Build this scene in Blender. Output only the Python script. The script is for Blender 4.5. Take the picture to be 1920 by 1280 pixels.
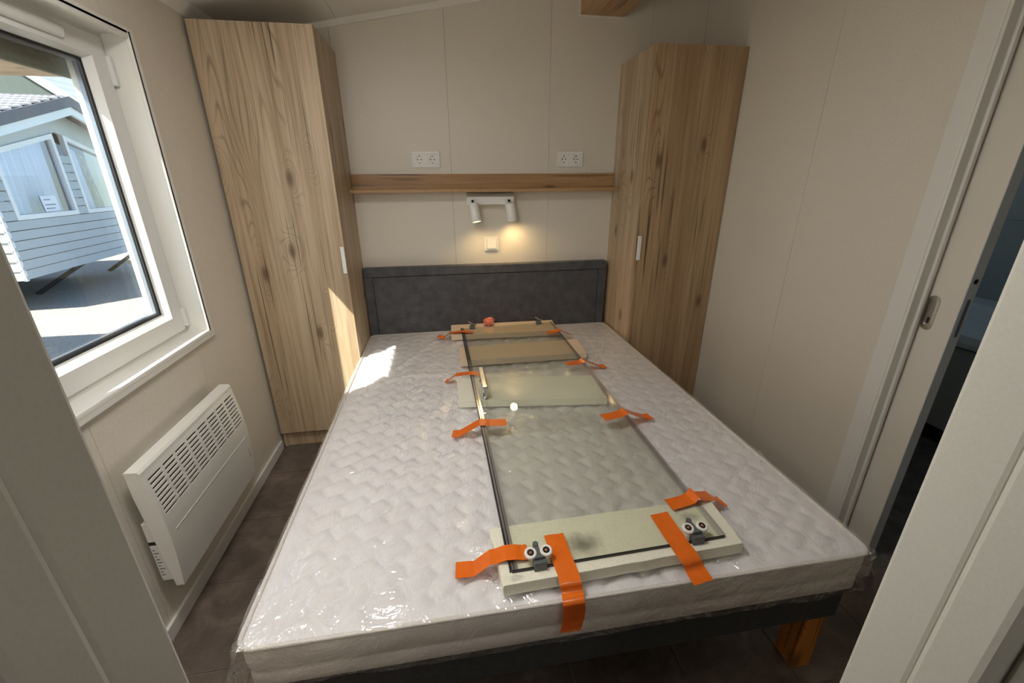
import bpy, bmesh, math, random
import numpy as np
from mathutils import Vector, Matrix, noise as mnoise

for o in list(bpy.data.objects): bpy.data.objects.remove(o, do_unlink=True)
scn = bpy.context.scene
COL = scn.collection
random.seed(7)

# ------------------------------------------------------------------ camera
F_PX, PITCH, YAW, ROLL = 802.18, 0.3694, 0.1581, -0.0064
CAM = np.array([-0.2786, -2.6672, 1.4061]); PPX, PPY = 960.34, 649.99
def _rot(p, y, r):
    cy, sy, cp, sp = math.cos(y), math.sin(y), math.cos(p), math.sin(p)
    fwd = np.array([sy*cp, cy*cp, -sp]); right = np.array([cy, -sy, 0.]); up = np.cross(right, fwd)
    cr, sr = math.cos(r), math.sin(r)
    return np.array([right*cr+up*sr, up*cr-right*sr, fwd])
RC = _rot(PITCH, YAW, ROLL)
cam = bpy.data.cameras.new('camera'); cam_o = bpy.data.objects.new('camera', cam); COL.objects.link(cam_o)
cam.sensor_width = 36; cam.lens = F_PX/1920*36; cam.clip_start = .02; cam.clip_end = 300
cam.shift_x = -(PPX-960)/1920; cam.shift_y = (PPY-640)/1920
M = Matrix.Identity(4)
for i in range(3):
    M[i][0] = RC[0][i]; M[i][1] = RC[1][i]; M[i][2] = -RC[2][i]; M[i][3] = CAM[i]
cam_o.matrix_world = M
scn.camera = cam_o
def onp(q, ax, val):                       # photo pixel -> point on the plane axis=val
    d = RC.T @ np.array([(q[0]-PPX)/F_PX, -(q[1]-PPY)/F_PX, 1.])
    return CAM + d*((val-CAM[ax])/d[ax])

# ------------------------------------------------------------------ light
SUN_DIR = Vector((1.0, 1.08, -1.48)).normalized()
SUN_E, SKY_E, FILL_W, HALL_FILL_W, SPOT_W, WALL_FILL_W = 7.4, 4.8, 4.5, 1.3, .9, 21.0  # lamp, hall and sconce watts drive added fill lights
w = bpy.data.worlds.new('sky'); scn.world = w; w.use_nodes = True
wn = w.node_tree; bg = wn.nodes['Background']
sky = wn.nodes.new('ShaderNodeTexSky'); sky.sky_type = 'HOSEK_WILKIE'; sky.sun_direction = (-SUN_DIR).to_tuple(); sky.turbidity = 3; sky.ground_albedo = .3
wn.links.new(sky.outputs[0], bg.inputs[0]); bg.inputs[1].default_value = SKY_E
sl = bpy.data.lights.new('sun', 'SUN'); sl.energy = SUN_E; sl.angle = .0093; sl.color = (1, .95, .86)
so = bpy.data.objects.new('sun', sl); COL.objects.link(so); so.rotation_euler = SUN_DIR.to_track_quat('-Z', 'Y').to_euler(); so.location = (-6, -6, 9)
vs = scn.view_settings; vs.view_transform = 'Standard'; vs.look = 'None'; vs.gamma = 1; vs.use_curve_mapping = False; vs.exposure = 1.08

# ------------------------------------------------------------------ helpers
ORG = {}
def tag(o, label=None, cat=None, group=None, kind=None):
    if label: o['label'] = label
    if cat: o['category'] = cat
    if group: o['group'] = group
    if kind: o['kind'] = kind
    return o
def empty(name, loc, label=None, cat=None, group=None, kind=None):
    o = bpy.data.objects.new(name, None); COL.objects.link(o); o.location = loc; o.empty_display_size = .05
    ORG[o.name] = Vector(loc)
    return tag(o, label, cat, group, kind)
class MB:
    """collects geometry in world coordinates, build() makes one mesh object"""
    def __init__(s): s.v = []; s.f = []; s.sm = []
    def add(s, vs, fs, smooth=False):
        n = len(s.v); s.v += [tuple(map(float, p)) for p in vs]; s.f += [tuple(i+n for i in f) for f in fs]; s.sm += [smooth]*len(fs); return s
    def box(s, x0, x1, y0, y1, z0, z1, bev=0.0, seg=2):
        x0, x1 = sorted((x0, x1)); y0, y1 = sorted((y0, y1)); z0, z1 = sorted((z0, z1))
        if bev <= 0:
            return s.add([(x0,y0,z0),(x1,y0,z0),(x1,y1,z0),(x0,y1,z0),(x0,y0,z1),(x1,y0,z1),(x1,y1,z1),(x0,y1,z1)],
                         [(0,3,2,1),(4,5,6,7),(0,1,5,4),(1,2,6,5),(2,3,7,6),(3,0,4,7)])
        bm = bmesh.new(); bmesh.ops.create_cube(bm, size=1)
        for q in bm.verts: q.co = ((x0+x1)/2+q.co.x*(x1-x0), (y0+y1)/2+q.co.y*(y1-y0), (z0+z1)/2+q.co.z*(z1-z0))
        bmesh.ops.bevel(bm, geom=bm.edges[:], offset=bev, segments=seg, affect='EDGES', profile=.5)
        bm.verts.index_update()
        s.add([q.co for q in bm.verts], [[q.index for q in f.verts] for f in bm.faces]); bm.free(); return s
    def prism(s, poly, axis, a, b):        # poly: 2-D outline (other two axes in order), extruded along axis a->b
        n = len(poly); vs = []
        for t in (a, b):
            for p in poly:
                c = list(p); c.insert(axis, t); vs.append(c)
        fs = [tuple(range(n))[::-1], tuple(range(n, 2*n))] + [(i, (i+1) % n, n+(i+1) % n, n+i) for i in range(n)]
        return s.add(vs, fs)
    def tube(s, p0, p1, r0, r1=None, n=20, caps=True):
        r1 = r0 if r1 is None else r1
        p0, p1 = Vector(p0), Vector(p1); d = (p1-p0).normalized(); a = d.orthogonal().normalized(); b = d.cross(a)
        vs = []
        for p, r in ((p0, r0), (p1, r1)):
            for i in range(n):
                t = 2*math.pi*i/n; vs.append(p+a*r*math.cos(t)+b*r*math.sin(t))
        s.add(vs, [(i, (i+1) % n, n+(i+1) % n, n+i) for i in range(n)], True)
        if caps: s.add(vs[:n], [tuple(range(n))[::-1]]); s.add(vs[n:], [tuple(range(n))])
        return s
    def lathe(s, c, prof, axis, n=24):     # prof: (radius, along) pairs around axis vector
        d = Vector(axis).normalized(); a = d.orthogonal().normalized(); b = d.cross(a); c = Vector(c); vs = []; k = len(prof)
        for r, h in prof:
            for i in range(n):
                t = 2*math.pi*i/n; vs.append(c+d*h+a*r*math.cos(t)+b*r*math.sin(t))
        return s.add(vs, [(j*n+i, j*n+(i+1) % n, (j+1)*n+(i+1) % n, (j+1)*n+i) for j in range(k-1) for i in range(n)], True)
    def path(s, pts, r, n=8):
        for a, b in zip(pts[:-1], pts[1:]): s.tube(a, b, r, n=n)
        return s
    def grid(s, P, smooth=True, close=False):  # P: array (m,n,3)
        m, n = P.shape[:2]
        return s.add(P.reshape(-1, 3), [(i*n+j, i*n+j+1, (i+1)*n+j+1, (i+1)*n+j) for i in range(m-1) for j in range(n-1)], smooth)
    def build(s, name, mat, parent=None, org=None, label=None, cat=None, group=None, kind=None, loc=None):
        o0 = ORG[parent.name] if parent else Vector(loc or (0, 0, 0))
        me = bpy.data.meshes.new(name)
        me.from_pydata([tuple(Vector(p)-o0) for p in s.v], [], s.f); me.polygons.foreach_set('use_smooth', s.sm)
        bm = bmesh.new(); bm.from_mesh(me); bmesh.ops.recalc_face_normals(bm, faces=bm.faces[:]); bm.to_mesh(me); bm.free()
        me.update(); me.materials.append(mat)
        o = bpy.data.objects.new(name, me); COL.objects.link(o)
        if parent: o.parent = parent
        else: o.location = o0
        ORG[o.name] = o0
        return tag(o, label, cat, group, kind)
def bx(name, mat, parent, dims, bev=0.0, **k): return MB().box(*dims, bev).build(name, mat, parent, **k)

# ------------------------------------------------------------------ materials
def lin(r, g, b): return tuple(((c/255+.055)/1.055)**2.4 if c > 10 else c/255/12.92 for c in (r, g, b))
class NT:
    def __init__(s, name):
        s.m = bpy.data.materials.new(name); s.m.use_nodes = True; s.t = s.m.node_tree; s.b = s.t.nodes['Principled BSDF']; s.out = s.t.nodes['Material Output']
    def n(s, typ, props=None, **ins):
        q = s.t.nodes.new('ShaderNode'+typ)
        for k, val in (props or {}).items(): setattr(q, k, val)
        for k, val in ins.items():
            key = int(k[1:]) if k[0] == 'i' and k[1:].isdigit() else k
            s.set(q.inputs[key], val)
        return q
    def set(s, sock, val):
        if isinstance(val, bpy.types.NodeSocket): s.t.links.new(val, sock)
        elif isinstance(val, bpy.types.Node): s.t.links.new(val.outputs[0], sock)
        else:
            if isinstance(val, (tuple, list)) and len(val) == 3 and sock.type == 'RGBA': val = tuple(val)+(1,)
            sock.default_value = val
    def math(s, op, a, b=0.0, c=0.0): return s.n('Math', {'operation': op}, i0=a, i1=b, i2=c).outputs[0]
    def coord(s, scale=(1,1,1), loc=(0,0,0), rot=(0,0,0)):
        return s.n('Mapping', None, i0=s.n('TexCoord').outputs['Object'], Location=loc, Rotation=rot, Scale=scale).outputs[0]
    def noise(s, vec, scale, detail=4, rough=.55, dist=0): return s.n('TexNoise', None, Vector=vec, Scale=scale, Detail=detail, Roughness=rough, Distortion=dist).outputs[0]
    def ramp(s, fac, stops, interp='LINEAR'):
        q = s.n('ValToRGB', None, i0=fac); e = q.color_ramp.elements; q.color_ramp.interpolation = interp
        while len(e) < len(stops): e.new(.5)
        for el, (p, c) in zip(e, stops): el.position = p; el.color = tuple(c)+(1,) if len(c) == 3 else c
        return q.outputs[0]
    def mix(s, fac, a, b, mode='MIX'):
        q = s.n('Mix', {'data_type': 'RGBA', 'blend_type': mode}); s.set(q.inputs[0], fac); s.set(q.inputs[6], a); s.set(q.inputs[7], b); return q.outputs[2]
    def smooth(s, val, a, b): return s.n('MapRange', {'interpolation_type': 'SMOOTHSTEP'}, i0=val, i1=a, i2=b).outputs[0]
    def bump(s, h, strength=.2, dist=.002): s.set(s.b.inputs['Normal'], s.n('Bump', None, Height=h, Strength=strength, Distance=dist).outputs[0]); return s
    def base(s, col, rough=.5, **k):
        s.set(s.b.inputs['Base Color'], col); s.set(s.b.inputs['Roughness'], rough)
        for kk, val in k.items(): s.set(s.b.inputs[kk.replace('_', ' ')], val)
        return s
def plain(name, rgb, rough=.5, **k): return NT(name).base(lin(*rgb), rough, **k).m
def speck(name, rgb, rgb2, scale, rough=.5, bump=.1, bd=.001, **k):
    t = NT(name); c = t.coord(); nz = t.noise(c, scale, 5, .6)
    return t.base(t.mix(t.smooth(nz, .3, .7), lin(*rgb), lin(*rgb2)), rough, **k).bump(nz, bump, bd).m
def wood(name, axis=2, seed=0.0, light=(202,181,152), mid=(177,153,123), dark=(108,86,66)):
    t = NT(name)
    def st(a, across=1.0):
        q = [across]*3; q[axis] = a; return t.coord(tuple(q), (seed*3.1, seed*1.7, seed*2.3))
    broad = t.noise(st(.055), 11, 4, .6)
    fine = t.noise(st(.02), 75, 5, .7)
    sp = t.n('SeparateXYZ', None, i0=t.coord((1,1,1), (seed*3.1, seed*1.7, seed*2.3))).outputs; oth = [q for q in range(3) if q != axis]
    flat = t.n('CombineXYZ', None, i0=t.math('ADD', sp[oth[0]], sp[oth[1]]), i1=t.math('MULTIPLY', sp[axis], .42), i2=0.0).outputs[0]
    kv = t.n('TexVoronoi', {'feature': 'F1', 'voronoi_dimensions': '2D'}, Vector=flat, Scale=4.4, Randomness=1.0)
    kd = t.math('MULTIPLY', kv.outputs['Distance'], .3)
    field = t.math('ADD', t.noise(st(.13), 3.4, 2, .45), t.math('MULTIPLY', t.math('POWER', 2.718, t.math('MULTIPLY', kd, -26.0)), .30))
    ring = t.math('ABSOLUTE', t.math('SINE', t.math('MULTIPLY', field, 110.0)))
    ring = t.math('SUBTRACT', 1.0, t.smooth(ring, 0.0, .55))
    figure = t.smooth(t.noise(st(.10), 4.5, 2, .5), .53, .62)
    figure = t.math('MAXIMUM', figure, t.math('SUBTRACT', 1.0, t.smooth(kd, .03, .10)))
    crack = t.smooth(t.noise(st(.011), 110, 1, .4), .635, .68)
    crack = t.math('MULTIPLY', crack, t.smooth(t.noise(st(.3), 4.5, 2), .48, .6))
    knot = t.math('SUBTRACT', 1.0, t.smooth(kd, .006, .032))
    knot = t.math('MULTIPLY', knot, t.smooth(t.n('SeparateColor', None, i0=kv.outputs['Color']).outputs[0], .2, .35))
    col = t.mix(t.smooth(broad, .32, .68), lin(*mid), lin(*light))
    col = t.mix(t.math('MULTIPLY', t.smooth(fine, .42, .75), .55), col, lin(*dark))
    col = t.mix(t.math('MULTIPLY', t.math('MULTIPLY', ring, figure), .5), col, lin(*dark))
    col = t.mix(t.math('MULTIPLY', knot, .75), col, lin(92, 66, 44))
    col = t.mix(t.math('MULTIPLY', crack, .8), col, lin(70, 50, 34))
    t.base(col, .42); t.bump(t.math('ADD', fine, t.math('MULTIPLY', crack, -1.0)), .12, .0012)
    return t.m
def film(name, tint=(1,1,1), rough=.06, lo=.05, hi=.75, bump=None, ior_pow=4.0, gcol=(1,1,1)):
    """clear sheet: see-through with a view-angle dependent gloss"""
    t = NT(name); t.t.nodes.remove(t.b)
    lw = t.n('LayerWeight', None, Blend=.5).outputs['Facing']
    fac = t.math('ADD', lo, t.math('MULTIPLY', t.math('POWER', lw, ior_pow), hi))
    tr = t.n('BsdfTransparent', None, Color=tint); gl = t.n('BsdfGlossy', None, Color=gcol, Roughness=rough)
    if bump:
        h = bump(t); nb = t.n('Bump', None, Height=h[0], Strength=h[1], Distance=h[2]).outputs[0]; t.set(gl.inputs['Normal'], nb)
    t.set(t.out.inputs[0], t.n('MixShader', None, i0=fac, i1=tr.outputs[0], i2=gl.outputs[0]).outputs[0])
    return t.m
def emit(name, rgb, strength):
    t = NT(name); t.base((0,0,0), 1); t.set(t.b.inputs['Emission Color'], rgb); t.set(t.b.inputs['Emission Strength'], strength); return t.m

def mat_wall():
    t = NT('wallpaper_cream'); c = t.coord((1,1,.25)); n1 = t.noise(c, 420, 3, .6); n2 = t.noise(t.coord(), 3, 2)
    col = t.mix(t.smooth(n1, .3, .7), lin(216,208,194), lin(227,220,207)); col = t.mix(t.math('MULTIPLY', n2, .15), col, lin(208,199,184))
    return t.base(col, .42).bump(n1, .12, .0006).m
def mat_mattress():
    t = NT('mattress_knit'); sep = t.n('SeparateXYZ', None, i0=t.coord((1,1,1), rot=(0,0,math.radians(45))))
    s = 1/.060; a = t.math('MULTIPLY', sep.outputs[0], s); b = t.math('MULTIPLY', sep.outputs[1], s)
    par = t.math('MODULO', t.math('ABSOLUTE', t.math('ADD', t.math('FLOOR', a), t.math('FLOOR', b))), 2.0)
    u0 = t.math('SUBTRACT', t.math('FRACT', a), .5); v0 = t.math('SUBTRACT', t.math('FRACT', b), .5)
    mixf = lambda x, y: t.math('ADD', t.math('MULTIPLY', x, t.math('SUBTRACT', 1.0, par)), t.math('MULTIPLY', y, par))
    u = mixf(u0, v0); v = mixf(v0, u0)
    st = t.math('COSINE', t.math('MULTIPLY', t.math('ADD', u, t.math('MULTIPLY', t.math('SINE', t.math('MULTIPLY', v, 13.0)), .03)), 6.2832*9))
    m = t.math('MULTIPLY', t.smooth(st, .1, .7), t.math('MULTIPLY', t.math('LESS_THAN', t.math('ABSOLUTE', u), .27), t.math('LESS_THAN', t.math('ABSOLUTE', v), .24)))
    fz = t.noise(t.coord(), 500, 2)
    col = t.mix(t.smooth(fz, .3, .7), lin(234,232,232), lin(242,240,240)); col = t.mix(t.math('MULTIPLY', m, .55), col, lin(248,247,245))
    return t.base(col, .65, Sheen_Weight=.15).bump(t.math('ADD', t.math('MULTIPLY', fz, .3), m), .25, .0012).m
def mat_tile():
    t = NT('floor_slate'); c = t.coord(); n1 = t.noise(c, 9, 6, .62, .6); n2 = t.noise(c, 70, 4, .6)
    col = t.ramp(n1, [(.25, lin(78,68,61)), (.5, lin(100,89,80)), (.75, lin(128,114,103))]); col = t.mix(t.math('MULTIPLY', t.smooth(n2, .5, .8), .35), col, lin(64,55,49))
    return t.base(col, .5).bump(t.math('ADD', n1, t.math('MULTIPLY', n2, .5)), .2, .002).m
def mat_foam(name, c1, c2, stain=None):
    t = NT(name); c = t.coord(); n1 = t.noise(c, 240, 3, .6); col = t.mix(t.smooth(n1, .3, .7), lin(*c1), lin(*c2))
    if stain:
        for (sx, sy, r, amt) in stain:
            d = t.n('VectorMath', {'operation': 'DISTANCE'}, i0=t.coord((1, 1.5, 0)), i1=(sx, sy*1.5, 0)).outputs['Value']
            k = t.math('SUBTRACT', 1.0, t.smooth(t.math('ADD', d, t.math('MULTIPLY', t.noise(t.coord(), 40, 4), .06)), .03, r))
            col = t.mix(t.math('MULTIPLY', k, amt), col, lin(96, 90, 70))
    return t.base(col, .85).bump(n1, .3, .001).m
def mat_ground():
    t = NT('asphalt_ground'); c = t.coord(); n1 = t.noise(c, 38, 4, .75); n2 = t.noise(c, .6, 3)
    col = t.ramp(n1, [(.3, lin(128,121,112)), (.5, lin(176,166,152)), (.7, lin(208,198,182))]); col = t.mix(t.math('MULTIPLY', n2, .2), col, lin(150,140,128))
    return t.base(col, .9).bump(n1, .4, .01).m
W_WALL = mat_wall()
M_WHITE = plain('white_foil', (226,224,217), .38)
M_PVC = plain('white_pvc', (218,218,214), .28)
M_JAMB = speck('painted_frame', (203,201,190), (208,206,196), 300, .45, .06, .0004)
M_CEIL = plain('ceiling_board', (232,228,220), .5)
M_PLASTIC = plain('white_plastic', (236,234,228), .3)
M_HEAT = plain('heater_enamel', (233,232,226), .16)
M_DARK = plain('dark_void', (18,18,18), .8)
M_SHADOWGAP = plain('dark_gap', (40,36,32), .8)
M_BLACK = plain('black_rubber', (22,22,24), .5)
M_CHROME = plain('chrome', (215,215,215), .12, Metallic=1.0)
M_STEEL = plain('brushed_steel', (190,186,176), .32, Metallic=1.0)
M_GREYP = plain('grey_plastic', (92,97,98), .4)
M_WHEEL = plain('roller_white', (236,232,226), .35)
M_FABRIC = speck('charcoal_fabric', (66,66,70), (84,84,88), 16, .75, .15, .001, Sheen_Weight=.1)
M_BASEF = speck('bed_base_fabric', (50,50,50), (60,60,60), 60, .85, .2, .001)
M_LEGW = wood('beech_leg', 2, 4, (214,140,58), (196,122,44), (150,86,30))
M_WOOD_L = wood('oak_door_a', 2, 1.3)
M_WOOD_L2 = wood('oak_side_a', 2, 6.1)
M_WOOD_R_SHADE = wood('oak_door_b_shade', 2, 3.7, (186,158,122), (162,132,98), (104,78,56))  # same oak, with the shade on this front mixed into darker tones
M_WOOD_R2 = wood('oak_side_b', 2, 8.9)
M_WOOD_S = wood('oak_shelf', 0, 2.2, (188,152,108), (164,126,84), (112,80,52))
M_WOOD_B = wood('oak_beam', 1, 5.5, (196,160,116), (172,134,92), (120,86,56))
M_TILE = mat_tile()
M_GROUT = plain('grout', (138,126,115), .9)
M_MATT = mat_mattress()
M_MSIDE = speck('mattress_side', (220,214,206), (232,227,220), 300, .7, .2, .0006)
def tape_mat():
    t = NT('orange_tape'); n1 = t.noise(t.coord((1,.5,1)), 60, 3, .6)
    return t.base(t.mix(n1, lin(224,96,14), lin(240,124,34)), .28, Coat_Weight=.3, Transmission_Weight=0.0).bump(n1, .35, .0015).m
M_TAPE = tape_mat()
M_BALL = speck('crumpled_tape', (226,88,40), (240,160,140), 90, .4, .6, .003)
M_FOAM_A = mat_foam('foam_cream', (230,226,206), (240,237,220), [(.02, -1.885, .105, .75), (.33, -1.845, .07, .45), (-.16, -1.955, .05, .3)])
M_FOAM_B = mat_foam('foam_cream_plain', (226,223,206), (234,231,216))
M_FOAM_C = mat_foam('foam_tan', (214,192,166), (224,204,180))
M_GLASS = film('window_glass', (.97,.985,.98), .0, .03, .6)
M_SHOWER = film('shower_glass', (.965,.975,.945), .012, .075, .7, ior_pow=4.0)
M_SEAL_D = plain('dark_seal', (34,32,36), .25)
M_SEAL_C = film('clear_seal', (.84,.83,.88), .15, .22, .6)
def wrap_bump(t):
    r1 = t.n('TexNoise', {'noise_type': 'RIDGED_MULTIFRACTAL'}, Vector=t.coord((1,.42,1), rot=(0,0,.75)), Scale=6.5, Detail=4, Roughness=.5, Distortion=.9).outputs[0]
    a = t.noise(t.coord((1,.5,1), rot=(0,0,.5)), 10, 4, .6, 1.4)
    return t.math('ADD', t.math('MULTIPLY', r1, .45), a), 1.0, .026
M_WRAP = film('clear_wrap', (.99,.99,.995), .075, .125, .6, wrap_bump, 2.3)
M_BULB = emit('warm_bulb', (1, .78, .42), 14)
M_DIFF = emit('fill_diffuser', (1, .97, .92), 3)

# ------------------------------------------------------------------ dimensions
XL, XR, YB, YF = -1.246, 1.257, 0.0, -2.41
ZM, YM = .524, -1.997
G = ZM+.0462                                # glass top
# ================================================================== SETTING
# floor
fl = MB().box(XL-.15, 2.85, -4.1, .1, -.12, -.003).build('floor', M_GROUT, kind='structure'); 
TS = .3333
base_tile = None
for iy in range(-13, 1):
    for ix in range(-5, 9):
        x0 = .366+TS*(ix-1); x1 = x0+TS; y1 = .010+TS*iy-.003+.0; y0 = y1-TS
        x0c, x1c = max(x0, XL-.01), min(x1, 2.80); y1c = min(y1, .0)
        if x1c-x0c < .03 or y1c-y0 < .03: continue
        if x0c > 1.35 and (y1 < -2.5 ): continue
        MB().box(x0c+.002, x1c-.002, y0+.002, y1c-.002, -.003, 0.0).build('floor_tile', M_TILE, fl)
# back wall with panels
wb = MB().box(XL-.15, 1.7, .006, .12, 0, 2.75).box(2.5, 2.85, .006, .12, 0, 2.75).box(1.7, 2.5, .006, .12, 0, 1.1).box(1.7, 2.5, .006, .12, 1.95, 2.75).build('wall_back', M_SHADOWGAP, kind='structure')
w2 = empty('window_2', (2.1, .06, 1.1), kind='structure'); w2['label'] = 'unseen frosted bathroom window, enlarged to light the room'  # window out of view, enlarged to brighten the bathroom
for d in ((1.7, 1.75, 1.1, 1.95), (2.45, 2.5, 1.1, 1.95), (1.75, 2.45, 1.1, 1.15), (1.75, 2.45, 1.90, 1.95)): MB().box(d[0], d[1], .02, .09, d[2], d[3], .003).build('window_frame', M_PVC, w2)
MB().box(1.75, 2.45, .05, .056, 1.15, 1.90).build('window_pane', M_GLASS, w2)
sx = [XL, -.770, -.199, .369, .939, XR]
for a, b in zip(sx[:-1], sx[1:]):
    MB().box(a+.0006, b-.0006, 0, .007, 0, 2.60).build('wall_panel', W_WALL, wb)
# left wall with window opening
OY0, OY1, OZ0, OZ1 = -1.625, -.832, .838, 1.864      # opening
wl = MB()
for d in ((XL-.15, XL-.007, OY1, .12, 0, 2.3), (XL-.15, XL-.007, -4.1, OY0, 0, 2.3), (XL-.15, XL-.007, OY0, OY1, 0, OZ0), (XL-.15, XL-.007, OY0, OY1, OZ1, 2.3)): wl.box(*d)
wl = wl.build('wall_left', M_SHADOWGAP, kind='structure')
sy = [0, -.365, -.935, -1.505, -2.075, YF]
for b, a in zip(sy[:-1], sy[1:]):
    m = MB(); a2, b2 = a+.0006, b-.0006
    segs = sorted({a2, b2, min(max(OY0, a2), b2), min(max(OY1, a2), b2)})
    for p, q in zip(segs[:-1], segs[1:]):
        mid = (p+q)/2
        if OY0 < mid < OY1: m.box(XL-.007, XL, p, q, 0, OZ0); m.box(XL-.007, XL, p, q, OZ1, 2.2)
        else: m.box(XL-.007, XL, p, q, 0, 2.2)
    m.build('wall_panel', W_WALL, wl)
# right wall (pocket wall) with the bathroom opening
DY0, DY1, DZ = -2.26, -1.512, 2.03
wr = MB()
wr.box(XR+.007, 1.288, DY1, .12, 0, 2.75); wr.box(1.352, 1.375, DY1, .12, 0, 2.75); wr.box(XR+.007, 1.375, YF-.09, DY0, 0, 2.75); wr.box(XR+.007, 1.375, DY0, DY1, DZ, 2.75)
wr = wr.build('wall_right', W_WALL, kind='structure')
sy = [0, -.385, -.955, DY1]
for b, a in zip(sy[:-1], sy[1:]): MB().box(XR, XR+.007, a+.0006, b-.0006, 0, 2.60).build('wall_panel', W_WALL, wr)
MB().box(XR, XR+.007, DY0, DY1-.0006, DZ, 2.6).build('wall_panel', W_WALL, wr)
MB().box(XR, XR+.007, YF, DY0-.0006, 0, 2.6).build('wall_panel', W_WALL, wr)
# front wall with the bedroom doorway
JX0, JX1 = -.500, .150
wf = MB(); wf.box(XL, JX0-.03, YF-.085, YF, 0, 2.75); wf.box(JX1+.03, XR+.12, YF-.085, YF, 0, 2.75); wf.box(JX0-.03, JX1+.03, YF-.085, YF, 2.07, 2.75)
wf.build('wall_front', W_WALL, kind='structure')
# doorway lining
dj = empty('trim_1', (JX0, YF, 0), kind='structure'); dj['label'] = 'off-white moulded lining of the bedroom doorway'
for sgn, X in ((-1, JX0), (1, JX1)):
    o = lambda d: X+sgn*d
    MB().box(o(0), o(.03), YF-.046, YF+.006, 0, 2.04, .004).build('jamb', M_JAMB, dj)
    MB().box(o(-.003), o(.05), YF-.088, YF-.0455, 0, 2.05, .006).build('door_stop', M_JAMB, dj)
    MB().box(o(.022), o(.085), YF-.104, YF-.086, 0, 2.07, .006).build('architrave', M_JAMB, dj)
    MB().box(o(.018), o(.075), YF, YF+.012, 0, 2.07, .004).build('architrave', M_JAMB, dj)
MB().box(JX0-.03, JX1+.03, YF-.088, YF+.006, 2.04, 2.07, .004).build('jamb', M_JAMB, dj)
# hall behind the camera
wh = MB(); wh.box(XL, 1.9, -4.1, -4.0, 0, 2.6); wh.box(1.6, 1.7, -4.0, YF-.085, 0, 2.6); wh.build('wall_hall', W_WALL, kind='structure')
# bathroom shell
MB().box(1.376, 2.75, -2.6, -2.5, 0, 2.6).build('wall_bathroom_side', W_WALL, kind='structure')
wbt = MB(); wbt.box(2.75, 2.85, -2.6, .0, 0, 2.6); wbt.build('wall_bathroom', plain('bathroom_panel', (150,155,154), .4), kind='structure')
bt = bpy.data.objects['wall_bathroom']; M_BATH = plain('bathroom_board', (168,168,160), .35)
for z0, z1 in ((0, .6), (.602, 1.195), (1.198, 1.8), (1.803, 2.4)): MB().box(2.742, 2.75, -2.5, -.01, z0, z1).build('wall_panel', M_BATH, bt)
# ceiling: sloped boards rising from the left wall to the beam, then falling
def cz(x): return 2.291+.183*x if x < .645 else 2.409-.115*(x-.645)
ce = MB()
ce.prism([(XL-.16, cz(XL-.16)+.012), (.645, cz(.645)+.012), (2.85, cz(2.85)+.012), (2.85, 3.0), (XL-.16, 3.0)], 1, -4.1, .12)
ce = ce.build('ceiling', M_CEIL, kind='structure')
cxs = [XL, -.725, -.125, .475, .645, 1.055, XR]
for a, b in zip(cxs[:-1], cxs[1:]):
    a2, b2 = a+.001, b-.001
    MB().prism([(a2, cz(a2)), (b2, cz(b2 if b2 < .645 or a >= .645 else .645)), (b2, cz(b2)+.014), (a2, cz(a2)+.014)], 1, YF, 0).build('ceiling_board', M_CEIL, ce)
# cornice strips
MB().prism([(XL, cz(XL)), (.52, cz(.52)), (.52, cz(.52)-.028), (XL, cz(XL)-.028)], 1, -.012, .0).build('trim_2', M_CEIL, kind='structure', label='thin white cornice strip between ceiling and back wall')
MB().prism([(XL, 2.028), (XL, cz(XL)), (XL+.045, cz(XL+.045)), (XL+.045, cz(XL+.045)-.006), (XL+.008, 2.028)], 1, YF, 0).build('trim_3', M_CEIL, kind='structure', label='white cornice strip between ceiling and window wall')
# ridge beam
bm_ = empty('trim_4', (.645, -1.2, 2.22), kind='structure'); bm_['label'] = 'oak-clad ridge beam under the ceiling'
MB().box(.525, .772, YF, -.004, 2.228, 2.40).build('beam_cladding', M_WOOD_B, bm_)
MB().box(.518, .779, -.0045, 0, 2.222, 2.40).build('beam_edge_strip', M_CEIL, bm_)
# baseboards
MB().box(XL, XL+.012, YF, -.43, 0, .055, .003).build('baseboard_left', M_WHITE, kind='structure')
MB().box(XR-.012, XR, -1.45, -.43, 0, .055, .003).build('baseboard_right', M_WHITE, kind='structure')

# ---- window
win = empty('window_1', (XL, -1.23, OZ0), kind='structure'); win['label'] = 'white plastic tilt window in the left wall'
TW = .034
def ring_y(name, mat, x0, x1, y0, y1, z0, z1, wdt, parent, bev=.002):      # rectangular frame in the y-z plane, four bars
    for d in ((y0, y0+wdt, z0, z1), (y1-wdt, y1, z0, z1), (y0+wdt, y1-wdt, z0, z0+wdt), (y0+wdt, y1-wdt, z1-wdt, z1)):
        MB().box(x0, x1, *d, bev).build(name, mat, parent)
ring_y('casing', M_WHITE, XL, XL+.012, OY0-TW+.012, OY1+TW-.012, OZ0-TW+.012, OZ1+TW-.022, TW, win, .003)
MB().box(XL-.075, XL+.0125, OY0, OY1, OZ0-.004, OZ0+.008, .002).build('window_sill', M_WHITE, win)
for d in ((OY0-.001, OY0+.010, OZ0, OZ1), (OY1-.010, OY1+.001, OZ0, OZ1), (OY0, OY1, OZ1-.010, OZ1+.001)): MB().box(XL-.075, XL+.012, *d, .002).build('reveal', M_WHITE, win)
ring_y('outer_frame', M_PVC, XL-.145, XL-.070, OY0, OY1, OZ0, OZ1, .028, win)
SX = XL-.064
SY0, SY1, SZ0, SZ1 = -1.598, -.856, .862, 1.842
GY0, GY1, GZ0, GZ1 = -1.528, -.932, .945, 1.768
m = MB()
def quadring(xf, y0, y1, z0, z1): return [(xf, y0, z0), (xf, y1, z0), (xf, y1, z1), (xf, y0, z1)]
FY0, FY1, FZ0, FZ1 = -1.540, -.921, .925, 1.778
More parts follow.
